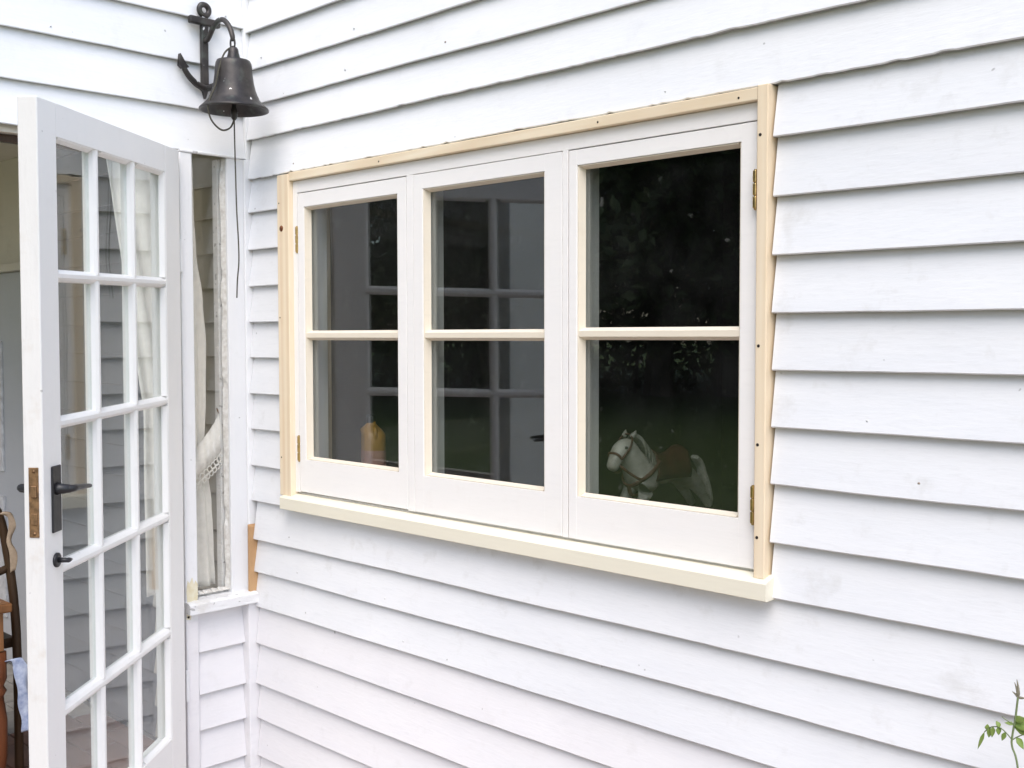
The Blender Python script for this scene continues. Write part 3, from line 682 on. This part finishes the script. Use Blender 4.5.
# ears, mane, forelock, tail
for sd_ in (-1, 1): tube('ear', [hp(.112, sd_*.011, .192), hp(.104, sd_*.014, .199), hp(.101, sd_*.015, .206)], [.006, .005, .001], 'horse_white', horse, 8)
for sd_ in (-1, 1): tube('eye', [hp(.136, sd_*.017, .170), hp(.136, sd_*.021, .170)], [.004, .002], 'eye_black', horse, 8)
for k in range(22):
    t = k/21; a = hp(.10-.05*t, 0, .196-.05*t) ; s_ = 1 if k % 3 else -1
    b = a + HF*-.012 + HL*s_*.022 + V((0, 0, -.012)); c = a + HF*(-.010+random.uniform(-.008, .008)) + HL*s_*.030 + V((0, 0, -.042))
    tube('mane_lock', smooth_pts([a, b, c], 3), [.005, .006, .006, .005, .004, .003, .001], 'hair_grey', horse, 5)
for k in range(7):
    a = hp(-.122, random.uniform(-.006, .006), .130); b = a+HF*-.022+V((0, 0, -.02)); c = b+HF*-.018+HL*random.uniform(-.012, .012)+V((0, 0, -.055)); d = c+HF*-.012+V((0, 0, -.04))
    tube('tail_lock', smooth_pts([a, b, c, d], 3), [.005, .006, .007, .007, .007, .007, .006, .005, .004, .001], 'hair_white', horse, 5)
# saddle and harness
def saddle():
    V_, F = [], []; NU, NVV = 12, 10
    for i in range(NU+1):
        fw = -.058+.105*i/NU
        for j in range(NVV+1):
            a = R(-115+230*j/NVV); r0 = .0385 + .004*((i/NU-.5)*2)**2
            V_.append(hp(fw + (.02*abs(j/NVV-.5) if i > NU/2 else -.01*abs(j/NVV-.5)), math.sin(a)*r0, .109+math.cos(a)*r0*1.02 + (.012*((i/NU-.5)*2)**2 if abs(j-5) < 3 else 0)))
    for i in range(NU):
        for j in range(NVV): q = i*(NVV+1)+j; F.append((q, q+1, q+NVV+2, q+NVV+1))
    o = pyd('saddle', V_, F, 'leather_red', horse, True); o.modifiers.new('thick', 'SOLIDIFY').thickness = .003
saddle()
def strap(pts, r=.0042): tube('strap', smooth_pts(pts, 4), r, 'leather_brown', horse, 6, flat=.55)
strap([hp(.045, .038, .135), hp(.075, .038, .112), hp(.100, .024, .092), hp(.108, 0, .082), hp(.100, -.024, .092), hp(.075, -.038, .112), hp(.045, -.038, .135)], .006)
strap([hp(.108, 0, .084), hp(.100, 0, .062), hp(.08, 0, .060)], .006)
strap([hp(.155, .017, .132), hp(.130, .028, .118), hp(.105, .037, .108), hp(.075, .040, .118), hp(.04, .038, .135)], .003)
strap([hp(.155, -.017, .132), hp(.130, -.028, .112), hp(.105, -.037, .100), hp(.075, -.040, .112), hp(.04, -.038, .135)], .003)
strap([hp(.150, .018, .146), hp(.160, .012, .158), hp(.160, -.012, .158), hp(.150, -.018, .146)], .003)
strap([hp(.150, .018, .146), hp(.125, .021, .172), hp(.112, .012, .195), hp(.112, -.012, .195), hp(.125, -.021, .172), hp(.150, -.018, .146)], .003)
# green base board with the hooves on it
box('base', (1.21, .115, 1.0785), (1.37, .43, 1.084), 'leather_brown', horse, .003)

# ------------------------------------------------------------------ jasmine shoot at lower right
jas = thing('jasmine_shoot', (2.21, -.1, .0), 'young green jasmine shoot climbing beside the boards at the lower right', 'plant')
jy = -.1
tube('stem', smooth_pts([(2.235, jy, 0), (2.23, jy, .4), (2.222, jy, .75), (2.2095, jy, .8657), (2.2010, jy, .895), (2.2008, jy, .910), (2.205, jy, .940), (2.2080, jy, .972)], 6), .0016, 'stem_green', jas, 6)
def leaflet(p, d, ln, wd, nrm_, mat='leaf'):
    p = V(p); d = V(d).normalized(); s_ = d.cross(V(nrm_)).normalized(); nn = s_.cross(d)
    V_ = []; F = []
    prof = [(0, .05), (.15, .55), (.35, 1), (.6, .85), (.85, .4), (1, .0)]
    for t, ww in prof:
        c = p+d*ln*t + V((0, 0, -.18*ln*t*t)); V_ += [c-s_*wd*ww+nn*.0012*ww, c-nn*.0006, c+s_*wd*ww+nn*.0012*ww]
    for i in range(5): F += [(i*3, i*3+1, i*3+4, i*3+3), (i*3+1, i*3+2, i*3+5, i*3+4)]
    o = pyd('leaf', V_, F, mat, jas, True); o.modifiers.new('thick', 'SOLIDIFY').thickness = .0004
cr = V((.714, .70, 0)); NF = (.5, -.6, .5)      # image-right direction
n0 = V((2.2008, jy, .905))
def stalk(pts, r=.0009): P = smooth_pts(pts, 5); tube('stalk', P, r, 'stem_green', jas, 5); return P
P1 = stalk([n0, n0+V((-.008, 0, .008)), n0+V((-.018, 0, .014)), n0+V((-.030, 0, .012)), n0+V((-.040, 0, .002))])
leaflet(P1[-1], (-.4, 0, -1), .026, .0028, NF)
for k, (ln, sd_) in enumerate(((.013, -1), (.012, 1), (.014, -1), (.011, 1))):
    q = P1[6+k*4]; leaflet(q, (-.4+.15*k, 0, -1 if sd_ < 0 else .5), ln, .0036, NF)
leaflet(P1[16], (-.1, 0, -1), .013, .0042, NF); leaflet(P1[11], (.1, 0, -1), .010, .004, NF)
P2 = stalk([n0, n0+V((.008, 0, .007)), n0+V((.020, .0, .014)), n0+V((.034, 0, .016))])
for k in range(3): leaflet(P2[4+k*4], (.6, 0, .6 if k % 2 else -.7), .016, .005, NF)
n1 = V((2.2035, jy, .928))
leaflet(n1+V((-.002, 0, 0)), (1, .1, .25), .034, .0085, (.4, -.8, .6)); leaflet(n1, (-1, -.1, .22), .014, .0032, NF); leaflet(n1+V((0, 0, .006)), (1, -.2, .7), .022, .006, NF); leaflet(n1+V((0, 0, -.003)), (.9, .1, -.1), .026, .0065, (.3, -.9, .2))
for k, (z, sd_) in enumerate(((.79, -1), (.765, 1), (.73, -1))):
    q = V((2.212+.004*k, jy, z)); P3 = stalk([q, q+V((sd_*.014, -.004, .010)), q+V((sd_*.030, -.006, .012)), q+V((sd_*.044, -.006, .004))])
    leaflet(P3[-1], (sd_*.6, 0, -.7), .020, .0045, NF)
    for m_ in range(4): leaflet(P3[5+m_*3], (sd_*.3, .1, -1 if m_ % 2 else .7), .015, .0045, NF)
b0 = V((2.2080, jy, .970))
for d, ln in (((-.25, 0, 1), .022), ((-.05, 0, 1), .018), ((-.7, 0, .6), .011), ((.8, 0, .1), .010), ((-.12, .1, 1), .026)):
    tube('bud', smooth_pts([b0, b0+V(d).normalized()*ln*.5+V((.0012, 0, 0)), b0+V(d).normalized()*ln], 3), [.0012, .0019, .0021, .0018, .0014, .0009, .0004], 'bud_brown', jas, 6)
for d, s_, e in (((-.4, 0, .6), .012, 0), ):
    stalk([n1, n1+V((-.010, 0, .004)), n1+V((-.018, 0, .008))], .0007)

# ------------------------------------------------------------------ ground and garden (seen mirrored in the panes)
def sheet(name, x0, x1, y0, y1, z, mat, kind='structure'):
    return tag(pyd(name, [(x0, y0, z), (x1, y0, z), (x1, y1, z), (x0, y1, z)], [(0, 1, 2, 3)], mat, None), kind=kind)
sheet('lawn', -150, 150, -150, 150, -.004, 'grass'); sheet('patio', -2.6, 5, -3.2, .06, 0.0, 'patio_brick')  # unseen patio, brick tone added for a pinkish bounce onto the lower boards
def crown_mesh(seed, n=26000):
    rnd = random.Random(seed); bm = bmesh.new()
    cl = [(V((rnd.gauss(0, 1.3), rnd.gauss(0, 1.3), 1.0+rnd.random()*5.6)), rnd.uniform(.7, 1.35)) for _ in range(40)]
    for i in range(n):
        c, r0 = cl[i % len(cl)]
        d = V((rnd.gauss(0, 1), rnd.gauss(0, 1), rnd.gauss(0, .8))).normalized()*r0*rnd.random()**.4
        p = c+d; s_ = rnd.uniform(.04, .085); q = Matrix.Rotation(rnd.random()*6.28, 3, V((rnd.gauss(0, 1), rnd.gauss(0, 1), rnd.gauss(0, 1))).normalized())
        vv = [bm.verts.new(p+q @ V(k)*s_) for k in ((-1, 0, 0), (0, -.55, .15), (1, 0, 0), (0, .55, .15))]
        bm.faces.new(vv)
    me = bpy.data.meshes.new('crown'); bm.to_mesh(me); bm.free(); me.materials.append(MATS['tree_leaf']); return me
simple('tree_leaf', (.060, .090, .028), .6, 0, .3, .5, 2, .0, (.10, .12, .045))
cms = [crown_mesh(k) for k in (1, 2, 3)]
def trunk_mesh():
    pts = smooth_pts([(0, 0, 0), (.05, .02, 1.2), (-.02, .05, 2.6), (.06, 0, 4.2)], 4); V_, F = tube_data(pts, [.20-.012*i for i in range(len(pts))], 9)
    for a in range(5):
        g = a*1.3; b, c = tube_data(smooth_pts([(0, 0, 1.6+a*.4), (.5*math.cos(g), .5*math.sin(g), 2.4+a*.4), (1.2*math.cos(g), 1.2*math.sin(g), 3.2+a*.45)], 3), [.08, .07, .065, .055, .045, .035, .02], 6)
        o_ = len(V_); V_ += b; F += [tuple(i+o_ for i in f) for f in c]
    me = bpy.data.meshes.new('trunk'); me.from_pydata(V_, [], F); me.materials.append(MATS['bark']); return me
tm = trunk_mesh()
labels = ['first', 'second', 'third', 'fourth', 'fifth', 'sixth', 'seventh', 'eighth', 'ninth']
spots = [(-4.2, -12.0, 1.25), (-6.4, -11.2, 1.35), (-8.4, -9.6, 1.2), (-10.2, -7.8, 1.25), (-1.6, -13.6, 1.3), (-7.8, -13.4, 1.6), (-5.0, -15.0, 1.7), (-11.5, -11.5, 1.6), (1.6, -14.6, 1.3), (-3.0, -17.0, 1.9), (-9.6, -16.0, 1.9), (-6.5, -18.0, 2.1), (-13.5, -9.0, 1.7), (-5.4, -12.6, 1.1), (-7.2, -10.6, 1.1), (-3.0, -13.2, 1.2)]
for i, (x, y, s_) in enumerate(spots):
    x *= 1.9; y *= 1.9; s_ *= 1.75
    t = thing('garden_tree', (x, y, 0), 'leafy dark green garden tree mirrored in the right window pane', 'tree', 'trees across the lawn'); t.scale = (s_, s_, s_*1.05); t.rotation_euler.z = i*1.7
    for nm, me in (('trunk', tm), ('crown', cms[i % 3])):
        o = bpy.data.objects.new(nm, me); COL.objects.link(o); o.parent = t

def hedge(n=30000):
    rnd = random.Random(11); bm = bmesh.new(); a = V((-30, -13, 0)); b = V((6, -32, 0)); d = (b-a); L = d.length; d.normalize(); p_ = V((-d.y, d.x, 0))
    for i in range(n):
        t = rnd.random()*L; hgt = 3.6+.5*noise.noise(V((t*.5, 0, 0)))
        z = rnd.random()**.8*hgt; p = a+d*t+p_*rnd.uniform(-.7, .7)+V((0, 0, z)); s_ = rnd.uniform(.09, .17)
        q = Matrix.Rotation(rnd.random()*6.28, 3, V((rnd.gauss(0, 1), rnd.gauss(0, 1), rnd.gauss(0, 1))).normalized())
        bm.faces.new([bm.verts.new(p+q @ V(k)*s_) for k in ((-1, 0, 0), (0, -.6, .15), (1, 0, 0), (0, .6, .15))])
    h = thing('garden_hedge', (-12, -22.5, 0), 'tall clipped green hedge along the far side of the lawn', 'hedge')
    link_bm('foliage', bm, 'tree_leaf', h)
    for k in range(18): t = L*(k+.5)/18; q = a+d*t; tube('stem', [q, q+V((.1, 0, 1.2)), q+V((0, .1, 2.6))], [.05, .04, .02], 'bark', h, 6)
hedge()
